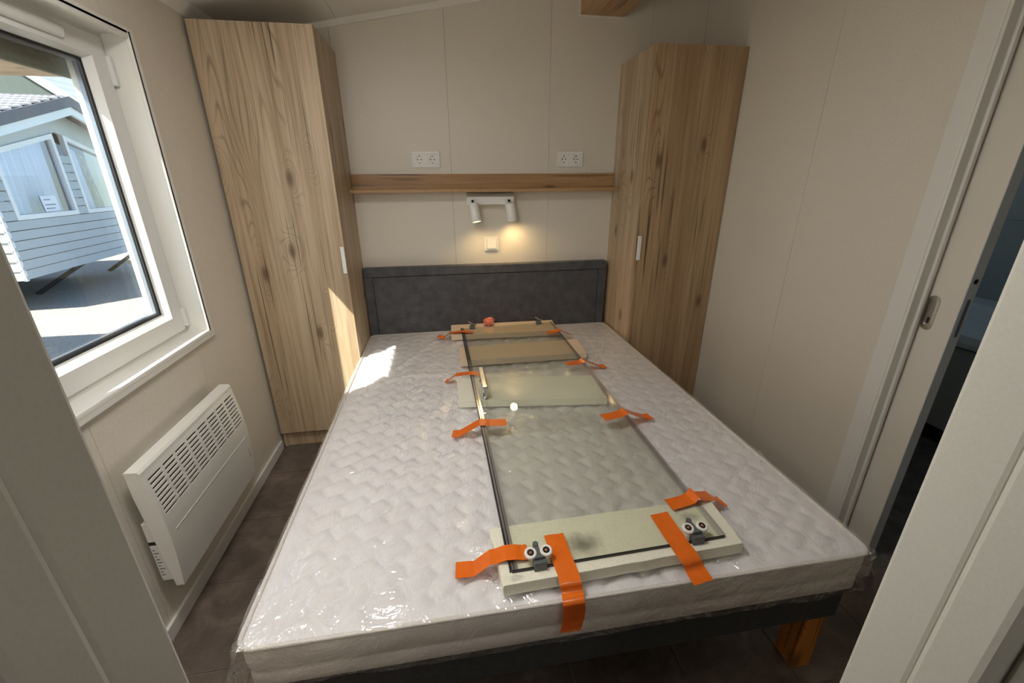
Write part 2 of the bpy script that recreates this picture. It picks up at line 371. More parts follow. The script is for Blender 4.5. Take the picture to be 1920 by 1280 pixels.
rings = [quadring(SX-.07, SY0, SY1, SZ0, SZ1), quadring(SX-.003, SY0, SY1, SZ0, SZ1), quadring(SX, SY0+.003, SY1-.003, SZ0+.003, SZ1-.003), quadring(SX, FY0, FY1, FZ0, FZ1), quadring(SX-.026, GY0, GY1, GZ0, GZ1), quadring(SX-.07, GY0, GY1, GZ0, GZ1)]
vs = [p for r in rings for p in r]
m.add(vs, [(k*4+i, k*4+(i+1) % 4, ((k+1) % 6)*4+(i+1) % 4, ((k+1) % 6)*4+i) for k in range(6) for i in range(4)])
sash = m.build('sash', M_PVC, win)
ring_y('gasket', M_BLACK, SX-.031, SX-.026, GY0-.002, GY1+.002, GZ0-.002, GZ1+.002, .006, sash, 0)
ring_y('spacer_bar', plain('spacer_aluminium', (150,158,170), .35, Metallic=.8), SX-.046, SX-.034, GY0+.002, GY1-.002, GZ0+.002, GZ1-.002, .011, sash, 0)
MB().box(SX-.034, SX-.030, GY0, GY1, GZ0, GZ1).build('glass_pane', M_GLASS, sash)
MB().box(SX-.050, SX-.046, GY0, GY1, GZ0, GZ1).build('glass_pane', M_GLASS, sash)
for z in (1.79, .875):
    h = MB().box(SX-.03, SX+.012, SY1-.004, SY1+.012, z-.085 if z > 1 else z, z if z > 1 else z+.075, .003).build('hinge', M_PVC, win)
m = MB(); pts = [(math.cos(a)*.016, math.sin(a)*.016) for a in np.linspace(-math.pi/2, math.pi/2, 9)]
m.prism([(SX+.001, z) for z in (1.793, 1.829)][:1]+[(SX+.001+.011*math.cos(a)+.004, 1.811+.018*math.sin(a)) for a in np.linspace(-math.pi/2, math.pi/2, 9)]+[(SX+.001, 1.829)], 1, -1.42, -1.035)
# prism outline is (x,z): axis 1 is y
m.build('vent_cover', M_PVC, win)
# exterior shutter slat seen through the top of the pane
MB().box(XL-.150, XL-.136, OY0-.06, OY1+.06, 1.712, 1.90, .003).build('roller_shutter', speck('shutter_slat', (86,94,86), (104,112,102), 60, .6, .1), label='grey-green roller shutter slat lowered over the top of the window', cat='shutter')
# sun-side trim outside
# ---- bathroom pocket door and casing
cs = empty('trim_5', (XR, DY1, 0), kind='structure'); cs['label'] = 'white casing around the bathroom doorway'
MB().box(XR-.014, XR, -1.512, -1.452, 0, 2.06, .003).build('casing', M_WHITE, cs)
MB().box(XR-.014, XR, DY0-.06, DY0, 0, 2.06, .003).build('casing', M_WHITE, cs)
MB().box(XR-.014, XR, DY0-.0, DY1+.0, 2.0, 2.06, .003).build('casing', M_WHITE, cs)
MB().box(XR-.012, 1.288, -1.522, -1.512, 0, 2.03, .001).build('jamb', M_WHITE, cs)
MB().box(1.274, 1.290, -1.532, -1.521, 0, 2.03, .004).build('bead', M_WHITE, cs)
MB().box(XR, 1.375, DY0, DY0+.012, 0, 2.03, .001).build('jamb', M_WHITE, cs)
dr = empty('door_1', (1.318, -1.2, 0), kind='structure'); dr['label'] = 'white sliding pocket door to the bathroom, nearly fully open'
DE = -1.622
MB().box(1.2985, 1.3385, DE, -.86, .012, 2.00, .002).build('door_leaf', plain('door_white', (222,216,204), .4), dr)
def stadium(cy, cz_, ry, hz, n=10):
    return [(cy+ry*math.cos(a), cz_+(hz-ry)+ry*math.sin(a)) for a in np.linspace(0, math.pi, n)]+[(cy+ry*math.cos(a), cz_-(hz-ry)+ry*math.sin(a)) for a in np.linspace(math.pi, 2*math.pi, n)]
hd = MB(); o_ = stadium(-1.5475, .993, .0175, .058); i_ = stadium(-1.5475, .993, .0105, .042); n_ = len(o_)
vs = [(1.2965, *p) for p in o_]+[(1.2950, *p) for p in i_]+[(1.3000, *p) for p in i_]
hd.add(vs, [(k*n_+i, k*n_+(i+1) % n_, (k+1)*n_+(i+1) % n_, (k+1)*n_+i) for k in (0, 1) for i in range(n_)]); hd.add([(1.2984, *p) for p in i_], [tuple(range(n_))])
cup = hd.build('cup_handle', M_STEEL, dr)
MB().box(1.2972, 1.2984, -1.551, -1.544, .958, .978, .001).build('key_slot', M_BLACK, cup)
ep = plain('door_edge_daylight', (196,202,206), .4)  # bluish daylight on the door's end is put into this colour
MB().box(1.3000, 1.3370, DE-.0012, DE, .012, 2.0).build('edge_band', ep, dr)
MB().lathe((1.3185, DE-.0012, 1.112), [(0, .0), (.0055, .0), (.008, .0), (.0095, .0012)], (0, -1, 0)).build('lock_hole_ring', M_STEEL, dr)
MB().tube((1.3185, DE-.0002, 1.112), (1.3185, DE-.0020, 1.112), .0068).build('lock_hole', M_DARK, dr)
m = MB(); pl = stadium(1.3185, .995, .006, .062); m.prism(pl, 1, DE-.0008, DE-.003)
m.build('lock_strip', plain('lock_strip', (92,98,110), .4), dr)
# bathroom furniture
vn = empty('vanity_cabinet', (2.45, -1.0, 0), 'white vanity cabinet in the dark bathroom behind the sliding door', 'cabinet')
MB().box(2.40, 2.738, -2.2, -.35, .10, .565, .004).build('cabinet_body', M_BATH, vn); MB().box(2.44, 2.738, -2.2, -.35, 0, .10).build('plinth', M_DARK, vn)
ba = empty('washbasin', (2.55, -1.0, .575), 'white washbasin on the bathroom vanity cabinet', 'washbasin')
m = MB(); ys = np.linspace(-2.2, -.35, 3); prof = [(2.738, .575), (2.385, .575), (2.38, .60), (2.385, .640), (2.42, .652), (2.50, .655), (2.53, .685), (2.56, .75), (2.60, .765), (2.738, .77)]
m.prism(prof, 1, -2.2, -.35); m.build('basin_bowl', plain('ceramic', (214,218,216), .2), ba)
MB().tube((2.66, -1.0, .769), (2.66, -1.0, .86), .014).tube((2.66, -1.0, .85), (2.55, -1.0, .84), .010).build('tap', M_CHROME, ba)

# ================================================================== WARDROBES
def wardrobe(name, label, x0, x1, yf, ztop, zk, side, md, ms, hx, hz0, hz1):
    """x0..x1 carcass, door on the yf plane, side=+1: exposed side on x1, -1: on x0"""
    t = empty(name, ((x0+x1)/2, yf/2, 0), label, 'wardrobe')
    T = .018; yd = yf+T+.004
    MB().box(x1-T, x1, yd, -.001, 0, ztop, .0008).build('side_panel', ms, t)
    MB().box(x0, x0+T, yd, -.001, 0, ztop, .0008).build('side_panel', ms, t)
    MB().box(x0+T, x1-T, yd, -.001, ztop-T, ztop).build('top_panel', ms, t)
    MB().box(x0+T, x1-T, yd, -.001, zk, zk+T).build('bottom_panel', ms, t)
    MB().box(x0+T, x1-T, -.008, -.001, zk+T, ztop-T).build('back_panel', ms, t)
    MB().box(x0+.004, x1-.001, yd+.012, yd+.03, .0, zk, .0006).build('plinth', md, t)
    d = MB().box(x0+.002, x1, yf, yf+T, zk, ztop, .0008).build('door', md, t)
    MB().box(hx-.009, hx+.009, yf-.010, yf+.002, hz0, hz1, .0015).build('handle', M_PLASTIC, d, label='small white edge pull')
    return t
wardrobe('wardrobe', 'oak-look wardrobe beside the window, with a patch of sun on its door', XL+.012, -.7525, -.433, 2.016, .098, 1, M_WOOD_L, M_WOOD_L2, -.762, .982, 1.112)
wardrobe('wardrobe', 'narrower-looking oak wardrobe against the plain wall near the bathroom door', .775, XR-.003, -.4245, 2.007, .098, -1, M_WOOD_R_SHADE, M_WOOD_R2, .785, .995, 1.124)

# ================================================================== SHELF, SOCKETS, SWITCH, SPOT LAMP
sh = empty('wall_shelf', (0, 0, 1.36), 'narrow oak shelf spanning between the two wardrobes', 'shelf')
MB().box(-.7515, .774, -.018, -.001, 1.367, 1.446, .0008).build('back_board', M_WOOD_S, sh)
MB().box(-.7515, .774, -.109, -.001, 1.350, 1.367, .0008).build('shelf_board', M_WOOD_S, sh)
def socket(cx, czz, label):
    t = empty('double_socket', (cx, 0, czz), label, 'wall socket', 'sockets above the shelf')
    # frame with two square openings
    m = MB(); w_, h_ = .0755, .0405
    for d in ((-w_, w_, .0285, h_), (-w_, w_, -h_, -.0285), (-w_, -.0645, -.0285, .0285), (.0645, w_, -.0285, .0285), (-.0075, .0075, -.0285, .0285)):
        m.box(cx+d[0], cx+d[1], -.010, 0, czz+d[2], czz+d[3])
    m.build('frame', M_PLASTIC, t)
    for s in (-.036, .036):
        q = cx+s
        # square insert with round well
        n = 32; R = .0195; m = MB(); a_ = [2*math.pi*(i+.5)/n for i in range(n)]
        sq = []
        for a in a_:
            k = .0278/max(abs(math.cos(a)), abs(math.sin(a))); sq.append((q+k*math.cos(a), -.0085, czz+k*math.sin(a)))
        ci = [(q+R*math.cos(a), -.0085, czz+R*math.sin(a)) for a in a_]; cb = [(q+.018*math.cos(a), -.0015, czz+.018*math.sin(a)) for a in a_]
        vs = sq+ci+cb
        m.add(vs, [(k*n+i, k*n+(i+1) % n, (k+1)*n+(i+1) % n, (k+1)*n+i) for k in (0, 1) for i in range(n)]); m.add(cb, [tuple(range(n))])
        ins = m.build('insert', M_PLASTIC, t)
        for dx in (-.0095, .0095): MB().tube((q+dx, -.0012, czz), (q+dx, -.0024, czz), .0032, n=12).build('pin_hole', M_DARK, ins)
        for dz in (-.0178, .0178): MB().box(q-.0028, q+.0028, -.0088, -.002, czz+dz-.0022, czz+dz+.0022).build('earth_clip', plain('clip', (70,66,60), .4, Metallic=.6), ins)
    return t
socket(-.3375, 1.5215, 'white double wall socket over the shelf on the wardrobe-and-window side')
socket(.498, 1.524, 'white double wall socket over the shelf towards the bathroom-side wardrobe')
sw = empty('light_switch', (.022, 0, 1.05), 'white single rocker switch on the wall above the headboard', 'light switch')
m = MB()
for d in ((-.041, .041, .029, .041), (-.041, .041, -.041, -.029), (-.041, -.029, -.029, .029), (.029, .041, -.029, .029)): m.box(.022+d[0], .022+d[1], -.010, 0, 1.05+d[2], 1.05+d[3])
m.build('frame', M_PLASTIC, sw)
m = MB(); m.prism([(-.001, 1.0215), (-.001, 1.0785), (-.0125, 1.0785), (-.0165, 1.0215)], 0, -.0055, .0495); m.build('rocker', M_PLASTIC, sw)
lp = empty('spot_lamp', (.018, 0, 1.30), 'white two-head wall spot lamp under the shelf, both spots lit warm', 'lamp')
MB().prism([(0, 1.2795), (-.055, 1.2795), (-.055, 1.3215), (-.006, 1.3485), (0, 1.3485)], 0, -.121, .154).build('base_plate', M_PLASTIC, lp)
def head(cx, d, L):
    d = Vector(d).normalized(); top = Vector((cx, -.082, 1.288)); piv = Vector((cx-.002, -.055, 1.300))
    MB().tube(piv, piv+Vector((0, -.022, .002)), .006, n=14).lathe(piv+Vector((0, -.022, .0)), [(0, -.008), (.006, -.006), (.008, 0), (.006, .006), (0, .008)], (0, 0, 1), 12).build('swivel', M_BLACK, lp)
    end = top+d*L; R = .0285
    s = MB().lathe(top, [(0, 0), (R-.003, 0), (R, .003), (R, L-.002), (R-.001, L), (R-.004, L), (R-.005, L-.012)], d, 28).build('lamp_tube', M_PLASTIC, lp)
    MB().lathe(top, [(0, L-.010), (R-.005, L-.010)], d, 24).build('bulb', M_BULB, s)
    l = bpy.data.lights.new('spot_light', 'SPOT'); l.energy = SPOT_W; l.color = (1, .68, .30); l.spot_size = math.radians(160); l.spot_blend = 1.0; l.shadow_soft_size = .024
    q = bpy.data.objects.new('spot_light', l); COL.objects.link(q); q.location = end+d*.004; q.rotation_euler = d.to_track_quat('-Z', 'Y').to_euler()
head(-.088, (.15, -.22, -.96), .104)
head(.124, (.17, -.03, -.98), .104)

# ================================================================== BED
bed = empty('bed', (0, -1.0, 0), 'double bed base with a dark grey upholstered headboard and wooden legs', 'bed')
MB().box(-.735, .735, YM+.015, YM+.040, .275, .388, .004).build('rail', M_BASEF, bed)
MB().box(-.735, -.71, YM+.040, -.06, .275, .388, .004).build('rail', M_BASEF, bed)
MB().box(.71, .735, YM+.040, -.06, .275, .388, .004).build('rail', M_BASEF, bed)
MB().box(-.71, .71, YM+.040, -.06, .34, .386).build('slat_deck', M_BASEF, bed)
for x0, x1, y0, y1 in ((.700, .762, YM+.055, YM+.125), (-.762, -.700, YM+.055, YM+.125), (.640, .70, -.25, -.18), (-.70, -.640, -.25, -.18)):
    MB().box(min(x0, .705) if x0 > 0 else x0, x1, y0, y1, 0, .30, .002).build('leg', M_LEGW, bed)
hb = MB().box(-.748, .750, -.046, -.001, .20, .931, .006).build('headboard', M_FABRIC, bed)
for d in ((-.748, .750, .879, .931), (-.748, -.700, .20, .879), (.702, .750, .20, .879)): MB().box(d[0], d[1], -.060, -.044, d[2], d[3], .004).build('headboard_border', M_FABRIC, hb)
MB().box(-.697, .699, -.0585, -.044, .20, .876, .004).build('headboard_pad', M_FABRIC, hb)

# ---- mattress
mt = empty('mattress', (0, -1.03, .388), 'white quilted double mattress still wrapped in clear plastic', 'mattress')
X0, X1, Y0, Y1 = -.7455, .753, YM, -.0665
def quilt(x, y):                           # rounded brick-bond quilting, rows turned 35 degrees
    u = .823*x+.568*y+.004; vv = -.568*x+.823*y+.012; L_, H_ = .0865, .0585
    v1 = vv+.0018*math.sin(2*math.pi*u/L_*1.0+.4); row = math.floor(v1/H_)
    uu = u+(.45*L_ if row % 2 else 0); a = abs(math.sin(math.pi*uu/L_))*1.35; b = abs(math.sin(math.pi*v1/H_))
    return min(1, min(a, b))**.5
def edge_fade(x, y):
    d = min(x-X0, X1-x, y-Y0, Y1-y); return min(1, max(0, d/.05))
nx, ny = 188, 242
P = np.zeros((ny+1, nx+1, 3))
for j in range(ny+1):
    y = Y0+(Y1-Y0)*j/ny
    for i in range(nx+1):
        x = X0+(X1-X0)*i/nx; e = edge_fade(x, y)
        P[j, i] = (x, y, ZM-.004-.018*(1-quilt(x, y))*e*(1 if x < .3 else .6)-.004*(1-e)**2)
MB().grid(P).build('quilted_top', M_MATT, mt)
m = MB(); prof = [(0, ZM-.008), (.004, ZM-.016), (.006, ZM-.05), (.004, .452), (0, .440), (-.001, .436), (.001, .432), (.004, .42), (.004, .400), (-.004, .388)]
def loop(off, z):
    r = .03; pts = []
    for cx_, cy_, a0 in ((X1-r, Y1-r, 0), (X0+r, Y1-r, 90), (X0+r, Y0+r, 180), (X1-r, Y0+r, 270)):
        for a in np.linspace(a0, a0+90, 5): pts.append((cx_+(r+off)*math.cos(math.radians(a)), cy_+(r+off)*math.sin(math.radians(a)), z))
    return pts
ls = [loop(o-.004, z) for o, z in prof]; n = len(ls[0])
m.add([p for l in ls for p in l], [(k*n+i, k*n+(i+1) % n, (k+1)*n+(i+1) % n, (k+1)*n+i) for k in range(len(ls)-1) for i in range(n)], True)
m.add(ls[-1], [tuple(range(n))]); m.add([(p[0], p[1], ZM-.02) for p in ls[0]], [tuple(range(n))])
m.build('side_band', M_MSIDE, mt)
pp = loop(.001, ZM-.006); MB().path(pp+[pp[0]], .0055).build('piping', M_MSIDE, mt)
# plastic wrap: top sheet with creases, skirts on front and sides, loose flaps at the foot corners
def pxm(q, z=ZM): return onp(q, 2, z)[:2]
creases = [[(636, 762), (660, 742), (700, 722), (735, 700), (768, 676), (800, 652), (826, 634), (842, 622)], [(650, 765), (690, 738), (735, 712), (790, 704), (835, 703), (858, 708)],
           [(1180, 640), (1160, 680), (1150, 730)], [(1100, 625), (1105, 660)], [(1400, 800), (1425, 850), (1440, 900)], [(1300, 760), (1310, 800), (1330, 850)], [(470, 1150), (520, 1050), (560, 960)], [(700, 940), (735, 905), (770, 880)]]
creases = [[pxm(q) for q in c] for c in creases]
segs = [(np.array(a), np.array(b), .010 if k < 2 else .005) for k, c in enumerate(creases) for a, b in zip(c[:-1], c[1:])]
def wrap_z(x, y):
    h = .0035*(mnoise.fractal(Vector((x*5+y*3, y*5-x*3, 1.3)), .9, 2.1, 4)) + .0025*abs(mnoise.noise(Vector((x*14+y*9, y*5, 7.7))))
    for a, b, amp in segs:
        ab = b-a; t_ = max(0, min(1, ((x-a[0])*ab[0]+(y-a[1])*ab[1])/(ab@ab))); q = a+ab*t_
        d2 = (x-q[0])**2+(y-q[1])**2
        if d2 < .0016: h += amp*math.exp(-d2/(2*.007**2))
    return h
FOAMS = [[(-.190, -1.972), (.418, -1.950), (.428, -1.788), (-.203, -1.797)], [(-.250, -1.082), (.362, -1.160), (.372, -.935), (-.249, -.862)],
         [(-.224, -.660), (.440, -.660), (.452, -.455), (-.219, -.462)], [(-.258, -.262), (.386, -.285), (.400, -.075), (-.254, -.066)]]
FB, FT = ZM+.005, ZM+.0365
def foam_depth(x, y):                      # distance inside the nearest foam footprint (negative outside)
    best = -9
    for c in FOAMS:
        d = 9
        for k in range(4):
            a, b = c[k], c[(k+1) % 4]; ex, ey = b[0]-a[0], b[1]-a[1]; L_ = math.hypot(ex, ey); d = min(d, (ex*(y-a[1])-ey*(x-a[0]))/L_)
        best = max(best, d)
    return best
nx, ny = 150, 194
P = np.zeros((ny+1, nx+1, 3)); E_ = .006
for j in range(ny+1):
    y = (Y0-E_)+(Y1-Y0+E_)*j/ny
    for i in range(nx+1):
        x = (X0-E_+.003)+(X1-X0+2*E_-.006)*i/nx
        if y > -.44: x = max(x, X0-.001)
        z = ZM+.003+min(.012, max(-.003, wrap_z(x, y)))
        dl = x-X0
        if dl < .16: z += .016*math.sin(math.pi*dl/.16)*max(0, .35+.9*mnoise.noise(Vector((y*3.1, 4.4, x*4))))+.004*abs(mnoise.noise(Vector((x*30, y*11, 2.2))))
        df = y-Y0
        if df < .12 and (x < -.25 or x > .45): z += .008*math.sin(math.pi*df/.12)*max(0, .3+.9*mnoise.noise(Vector((x*4.1, 1.4, 0))))
        fd = foam_depth(x, y)
        if fd > -.03: k = min(1, max(0, (-fd-.013)/.017)); z = FB+(z-FB)*k if z > FB else z
        P[j, i] = (x, y, z)
PF = P.copy()
def film_z(x, y):                          # height of the wrapped mattress top
    fi = min(nx-1e-6, max(0, (x-PF[0, 0, 0])/(PF[0, -1, 0]-PF[0, 0, 0])*nx)); fj = min(ny-1e-6, max(0, (y-PF[0, 0, 1])/(PF[-1, 0, 1]-PF[0, 0, 1])*ny))
    i, j = int(fi), int(fj); return float(PF[j:j+2, i:i+2, 2].max())
m = MB(); m.grid(P)
def skirt(top, nrm, depth, rows=10, seed=0):
    n = len(top); Q = np.zeros((rows+1, n, 3))
    for r in range(rows+1):
        for i in range(n):
            tz = r/rows; k = .004+.006*mnoise.noise(Vector((i*.14+tz*2, tz*2.5, seed)))*min(1, tz*3)+.012*max(0, tz-.55)*mnoise.noise(Vector((i*.05, 3.3, seed)))
            Q[r, i] = top[i]+np.array(nrm)*k-np.array([0, 0, depth*tz])
    m.grid(Q)
skirt(P[0], (0, -1, 0), .128, 12, 1.5); skirt(P[:154, 0], (-1, 0, 0), .13, 8, 4.5)
skirt(P[:130, -1], (.4, 0, 0), .13, 8, 8.5)
def flap(cx_, cy_, sx_, seed):             # triangular ear of loose film standing off the corner
    Q = np.zeros((9, 9, 3))
    for r in range(9):
        for i in range(9):
            a, tz = i/8, r/8; out = .065*math.sin(math.pi*min(1, a*1.0)*.5)*tz**.8
            Q[r, i] = (cx_+sx_*out*1.0+.01*mnoise.noise(Vector((a*4, tz*4, seed))), cy_-.03*tz*(1-a)-.0+.05*a+.008*mnoise.noise(Vector((a*5, tz*3, seed+2))), ZM-.004-tz*.15)
    m.grid(Q)
flap(X0-.004, Y0-.004, -1, 2.0); flap(X1+.004, Y0-.004, 1, 9.0)
m.build('plastic_wrap', M_WRAP, mt)

# ================================================================== SHOWER DOOR PACKED ON THE BED
def foam(label, corners, mat, zt=FT):
    m = MB(); c = [np.array(p) for p in corners]; ctr = sum(c)/4; n = 14
    ring = []
    for k in range(4):
        a, b = c[k], c[(k+1) % 4]
        for i in range(n):
            p = a+(b-a)*i/n; w_ = .0022*mnoise.noise(Vector((p[0]*30, p[1]*30, k))); d = (p-ctr)/np.linalg.norm(p-ctr); ring.append(p+d*w_)
    N_ = len(ring); lev = [(1.0, FB), (1.004, (FB+zt)/2), (1.0, zt-.003), (.992, zt)]
    vs = [(*(ctr+(p-ctr)*s), z) for s, z in lev for p in ring]
    m.add(vs, [(k*N_+i, k*N_+(i+1) % N_, (k+1)*N_+(i+1) % N_, (k+1)*N_+i) for k in range(3) for i in range(N_)]); m.add(vs[:N_], [tuple(range(N_))[::-1]]); m.add(vs[-N_:], [tuple(range(N_))])
    return m.build('foam_strip', mat, label=label, cat='foam strip', group='foam strips under the shower door')
foam('grimy cream foam strip under the glass at the foot of the bed', FOAMS[0], M_FOAM_A)
foam('clean cream foam strip crossing under the glass beside its handle', FOAMS[1], M_FOAM_B)
foam('tan foam strip sticking out furthest on the wardrobe side, second from the headboard', FOAMS[2], M_FOAM_C)
foam('tan foam strip against the headboard', FOAMS[3], M_FOAM_C)
sd = empty('shower_door', (.1, -1.03, FT), 'clear glass shower door panel lying flat on foam strips, with rollers and a handle', 'shower door')
GL = [(-.166, -1.940), (.381, -1.925), (.379, -.135), (-.192, -.165)]
MB().prism(GL, 2, FT, FT+.006).build('glass_pane', M_SHOWER, sd)
def side_strip(name, mat, a, b, w0, w1, z0, z1):
    a, b = np.array(a), np.array(b); d = (b-a)/np.linalg.norm(b-a); n_ = np.array([d[1], -d[0]])
    MB().prism([tuple(a+n_*w0), tuple(a+n_*w1), tuple(b+n_*w1), tuple(b+n_*w0)], 2, z0, z1).build(name, mat, sd)
side_strip('seal_strip', M_SEAL_D, GL[0], GL[3], -.006, -.0015, FT-.003, FT+.010)
side_strip('seal_strip', M_SEAL_C, GL[0], GL[3], -.0015, .014, FT+.006, FT+.0085)
side_strip('seal_strip', M_SEAL_D, GL[0], GL[3], .004, .006, FT+.0085, FT+.0095)
side_strip('seal_strip', M_SEAL_C, GL[1], GL[2], -.011, .003, FT-.002, FT+.009)
side_strip('edge_band', M_SEAL_D, GL[0], GL[1], -.001, .0025, FT-.0005, FT+.0066)
# handle
hn = MB().box(-.154, -.130, -1.108, -.900, FT+.052, FT+.066, .004).build('handle', M_CHROME, sd, label='chrome bar handle')
for y in (-1.085, -.925): MB().tube((-.141, y, FT+.006), (-.141, y, FT+.053), .0085).lathe((-.141, y, FT+.006), [(.011, 0), (.011, .004), (.0075, .006)], (0, 0, 1)).build('standoff', M_CHROME, hn)
# rollers
def roller(cx_, cy_, rot):
    c, s = math.cos(rot), math.sin(rot); z = FT+.006
    Tq = lambda p: (cx_+c*p[0]-s*p[1], cy_+s*p[0]+c*p[1], z+p[2])
    def bxr(mm, x0, x1, y0, y1, z0, z1, bev=.0015):
        q = MB().box(x0, x1, y0, y1, z0, z1, bev); mm.add([Tq(p) for p in q.v], q.f)
    m = MB(); bxr(m, -.015, .015, -.012, .008, -.008, .018); bxr(m, -.011, .011, -.002, .014, .016, .026); bxr(m, -.006, .006, .010, .040, .014, .024)
    m.tube(Tq((0, .040, .014)), Tq((0, .040, .026)), .007, n=14)
    br = m.build('roller_bracket', M_GREYP, sd)
    for sx_ in (-.019, .019):
        d = Vector((0, -.25, 1)).normalized(); ct = Vector(Tq((sx_, .014, .022)))
        MB().lathe(ct, [(0, 0), (.013, 0), (.0148, .002), (.0148, .007), (.013, .009), (.0085, .009), (.008, .008)], d).build('wheel', M_WHEEL, br)
        MB().lathe(ct, [(0, .0086), (.0082, .0086)], d).build('wheel_bearing', M_SEAL_D, br)
        MB().lathe(ct, [(0, .0105), (.0032, .0100), (.0038, .0088)], d).build('wheel_pin', plain('copper_pin', (168,122,92), .35, Metallic=.7), br)
roller(-.100, -1.935, .05); roller(.304, -1.925, .03)
def hook(cx_, cy_):                        # folded bracket at the head end
    z = FT+.006; m = MB(); m.box(cx_-.016, cx_+.016, cy_-.012, cy_+.010, z-.006, z+.016, .002); m.tube((cx_-.006, cy_, z+.014), (cx_+.004, cy_+.004, z+.030), .007, n=12)
    br = m.build('roller_bracket', M_GREYP, sd)
    MB().tube((cx_-.022, cy_+.004, z+.042), (cx_+.002, cy_-.002, z+.026), .0045, n=10).tube((cx_+.002, cy_-.002, z+.026), (cx_+.026, cy_, z+.018), .0045, n=10).build('lever', M_CHROME, br)
hook(-.127, -.165); hook(.293, -.145)
# tapes
def tape(label, pts, wid=.046, seed=0):
    P3 = []
    for p in pts:
        q, kind = p[:2], p[2]
        P3.append(onp(q, 2, kind) if not isinstance(kind, tuple) else onp(q, 1, kind[1]))
    P3 = [np.array(p) for p in P3]; d = P3[-1]-P3[0]; d[2] = 0; d /= np.linalg.norm(d); wv = np.array([-d[1], d[0], 0])*wid/2
    fine = []
    for a, b in zip(P3[:-1], P3[1:]):
        k = max(1, int(np.linalg.norm(b-a)/.008))
        fine += [a+(b-a)*i/k for i in range(k)]
    fine.append(P3[-1]); rows = []
    for i, p in enumerate(fine):
        r = []
        for j in range(5):
            s = j/4*2-1; dz = .0014*mnoise.noise(Vector((i*.5, s*1.5, seed))); e = d*.003*mnoise.noise(Vector((s*3, seed, i > 3))) if i in (0, len(fine)-1) else 0
            q = p+wv*s+np.array([0, 0, dz])+e
            if q[1] > Y0-.004: q[2] = max(q[2], film_z(q[0], q[1])+.0015)
            r.append(q)
        rows.append(r)
    A = np.array(rows); m = MB(); m.grid(A); B = A.copy(); B[:, :, 2] -= .0006; m.grid(B[:, ::-1])
    return m.build('tape_strip', M_TAPE, label=label, cat='tape', group='orange tape holding the shower door')
g, z0 = G, ZM+.013
def edge_tape(label, inner, outer, right, wid, seed, peak=0.0, foam_s=None):
    """flat on the glass, over the edge seal, (over the foam end,) then down onto the wrapped mattress"""
    A, B = onp(inner, 2, G)[:2], onp(outer, 2, ZM+.006)[:2]; a, b = (GL[1], GL[2]) if right else (GL[0], GL[3])
    ex = lambda y: a[0]+(b[0]-a[0])*(y-a[1])/(b[1]-a[1])
    tc = 0.0
    for k in range(400):
        q = A+(B-A)*k/399
        if (q[0]-ex(q[1]))*(1 if right else -1) >= 0: tc = k/399; break
    L_ = np.linalg.norm(B-A); d = (B-A)/L_; wv = np.array([-d[1], d[0]])*wid/2; s0, s1 = -tc*L_, (1-tc)*L_
    kn = [(s0, G), (-.030, G), (-.016, ZM+.0490), (-.003, ZM+.0492+peak), (.009, ZM+.0490)]
    if foam_s: kn += [(foam_s-.006, FT+.0030), (foam_s+.005, FT+.0020), (foam_s+.045, None)]
    else: kn += [(.095 if right else .085, None)]
    sd_ = kn[-1][0]; ss = sorted(set(list(np.arange(s0, s1, .005))+[k[0] for k in kn if s0 < k[0] < s1]+[s1])); rows = []
    for s in ss:
        r = []
        for j_ in range(5):
            w_ = j_/4*2-1; q = A+d*(s-s0)+wv*w_; fz = film_z(*q)+.0012+.0006*(1+mnoise.noise(Vector((s*60, w_*1.5, seed))))
            if s in (ss[0], ss[-1]): q = q+d*.003*mnoise.noise(Vector((w_*3, seed, s > 0)))
            z = fz if s >= sd_ else max(fz, float(np.interp(s, [k[0] for k in kn], [k[1] if k[1] else fz for k in kn]))+.0006*abs(mnoise.noise(Vector((s*60, w_*1.5, seed)))))
            r.append((q[0], q[1], z))
        rows.append(r)
    A_ = np.array(rows); m = MB(); m.grid(A_); B_ = A_.copy(); B_[:, :, 2] -= .0006; m.grid(B_[:, ::-1])
    return m.build('tape_strip', M_TAPE, label=label, cat='tape', group='orange tape holding the shower door')
edge_tape('orange tape on the window-side edge of the glass, nearest the headboard', (887, 622), (818, 633), False, .036, 1, 0, .073)
edge_tape('orange tape on the bathroom-side edge of the glass, nearest the headboard', (1025, 623), (1071, 629), True, .040, 2, .006)
edge_tape('orange tape beside the tan foam on the bathroom-side edge of the glass', (1062, 682), (1134, 685), True, .046, 3, .007)
edge_tape('crinkled orange tape next to the chrome handle', (909, 701), (836, 713), False, .040, 4, 0, .068)
edge_tape('orange tape on the window-side edge of the glass, beyond the handle', (950, 791), (848, 812), False, .046, 5)
edge_tape('orange tape halfway along the bathroom-side edge of the glass', (1130, 782.5), (1219, 780), True, .046, 6, .008)
edge_tape('orange tape at the bathroom-side corner, pinched up over the glass edge', (1254, 946), (1354, 938), True, .042, 7, .016, .050)
edge_tape('long orange tape at the window-side corner of the glass, half on the mattress', (989, 1034), (854, 1068), False, .046, 8, 0, .040)
tape('longest orange tape, running off the foam and down the mattress front', [(1038, 1001, g), (1056, 1052, g), (1066, 1076, FT+.0015), (1070, 1093, FT+.001), (1073, 1108, z0+.002), (1075, 1121, ZM+.016), (1077, 1133, ('y', YM-.022)), (1078, 1145, ('y', YM-.022)), (1075, 1165, ('y', YM-.022)), (1069, 1184, ('y', YM-.022))], .050, 9)
tape('orange tape beside the outer roller pair, ending at the mattress edge', [(1235, 962, g), (1276, 1022, g), (1291, 1042, FT+.0015), (1297, 1052, FT), (1303, 1066, z0+.003), (1312, 1080, ZM+.017), (1320, 1092, ('y', YM-.022))], .052, 10)
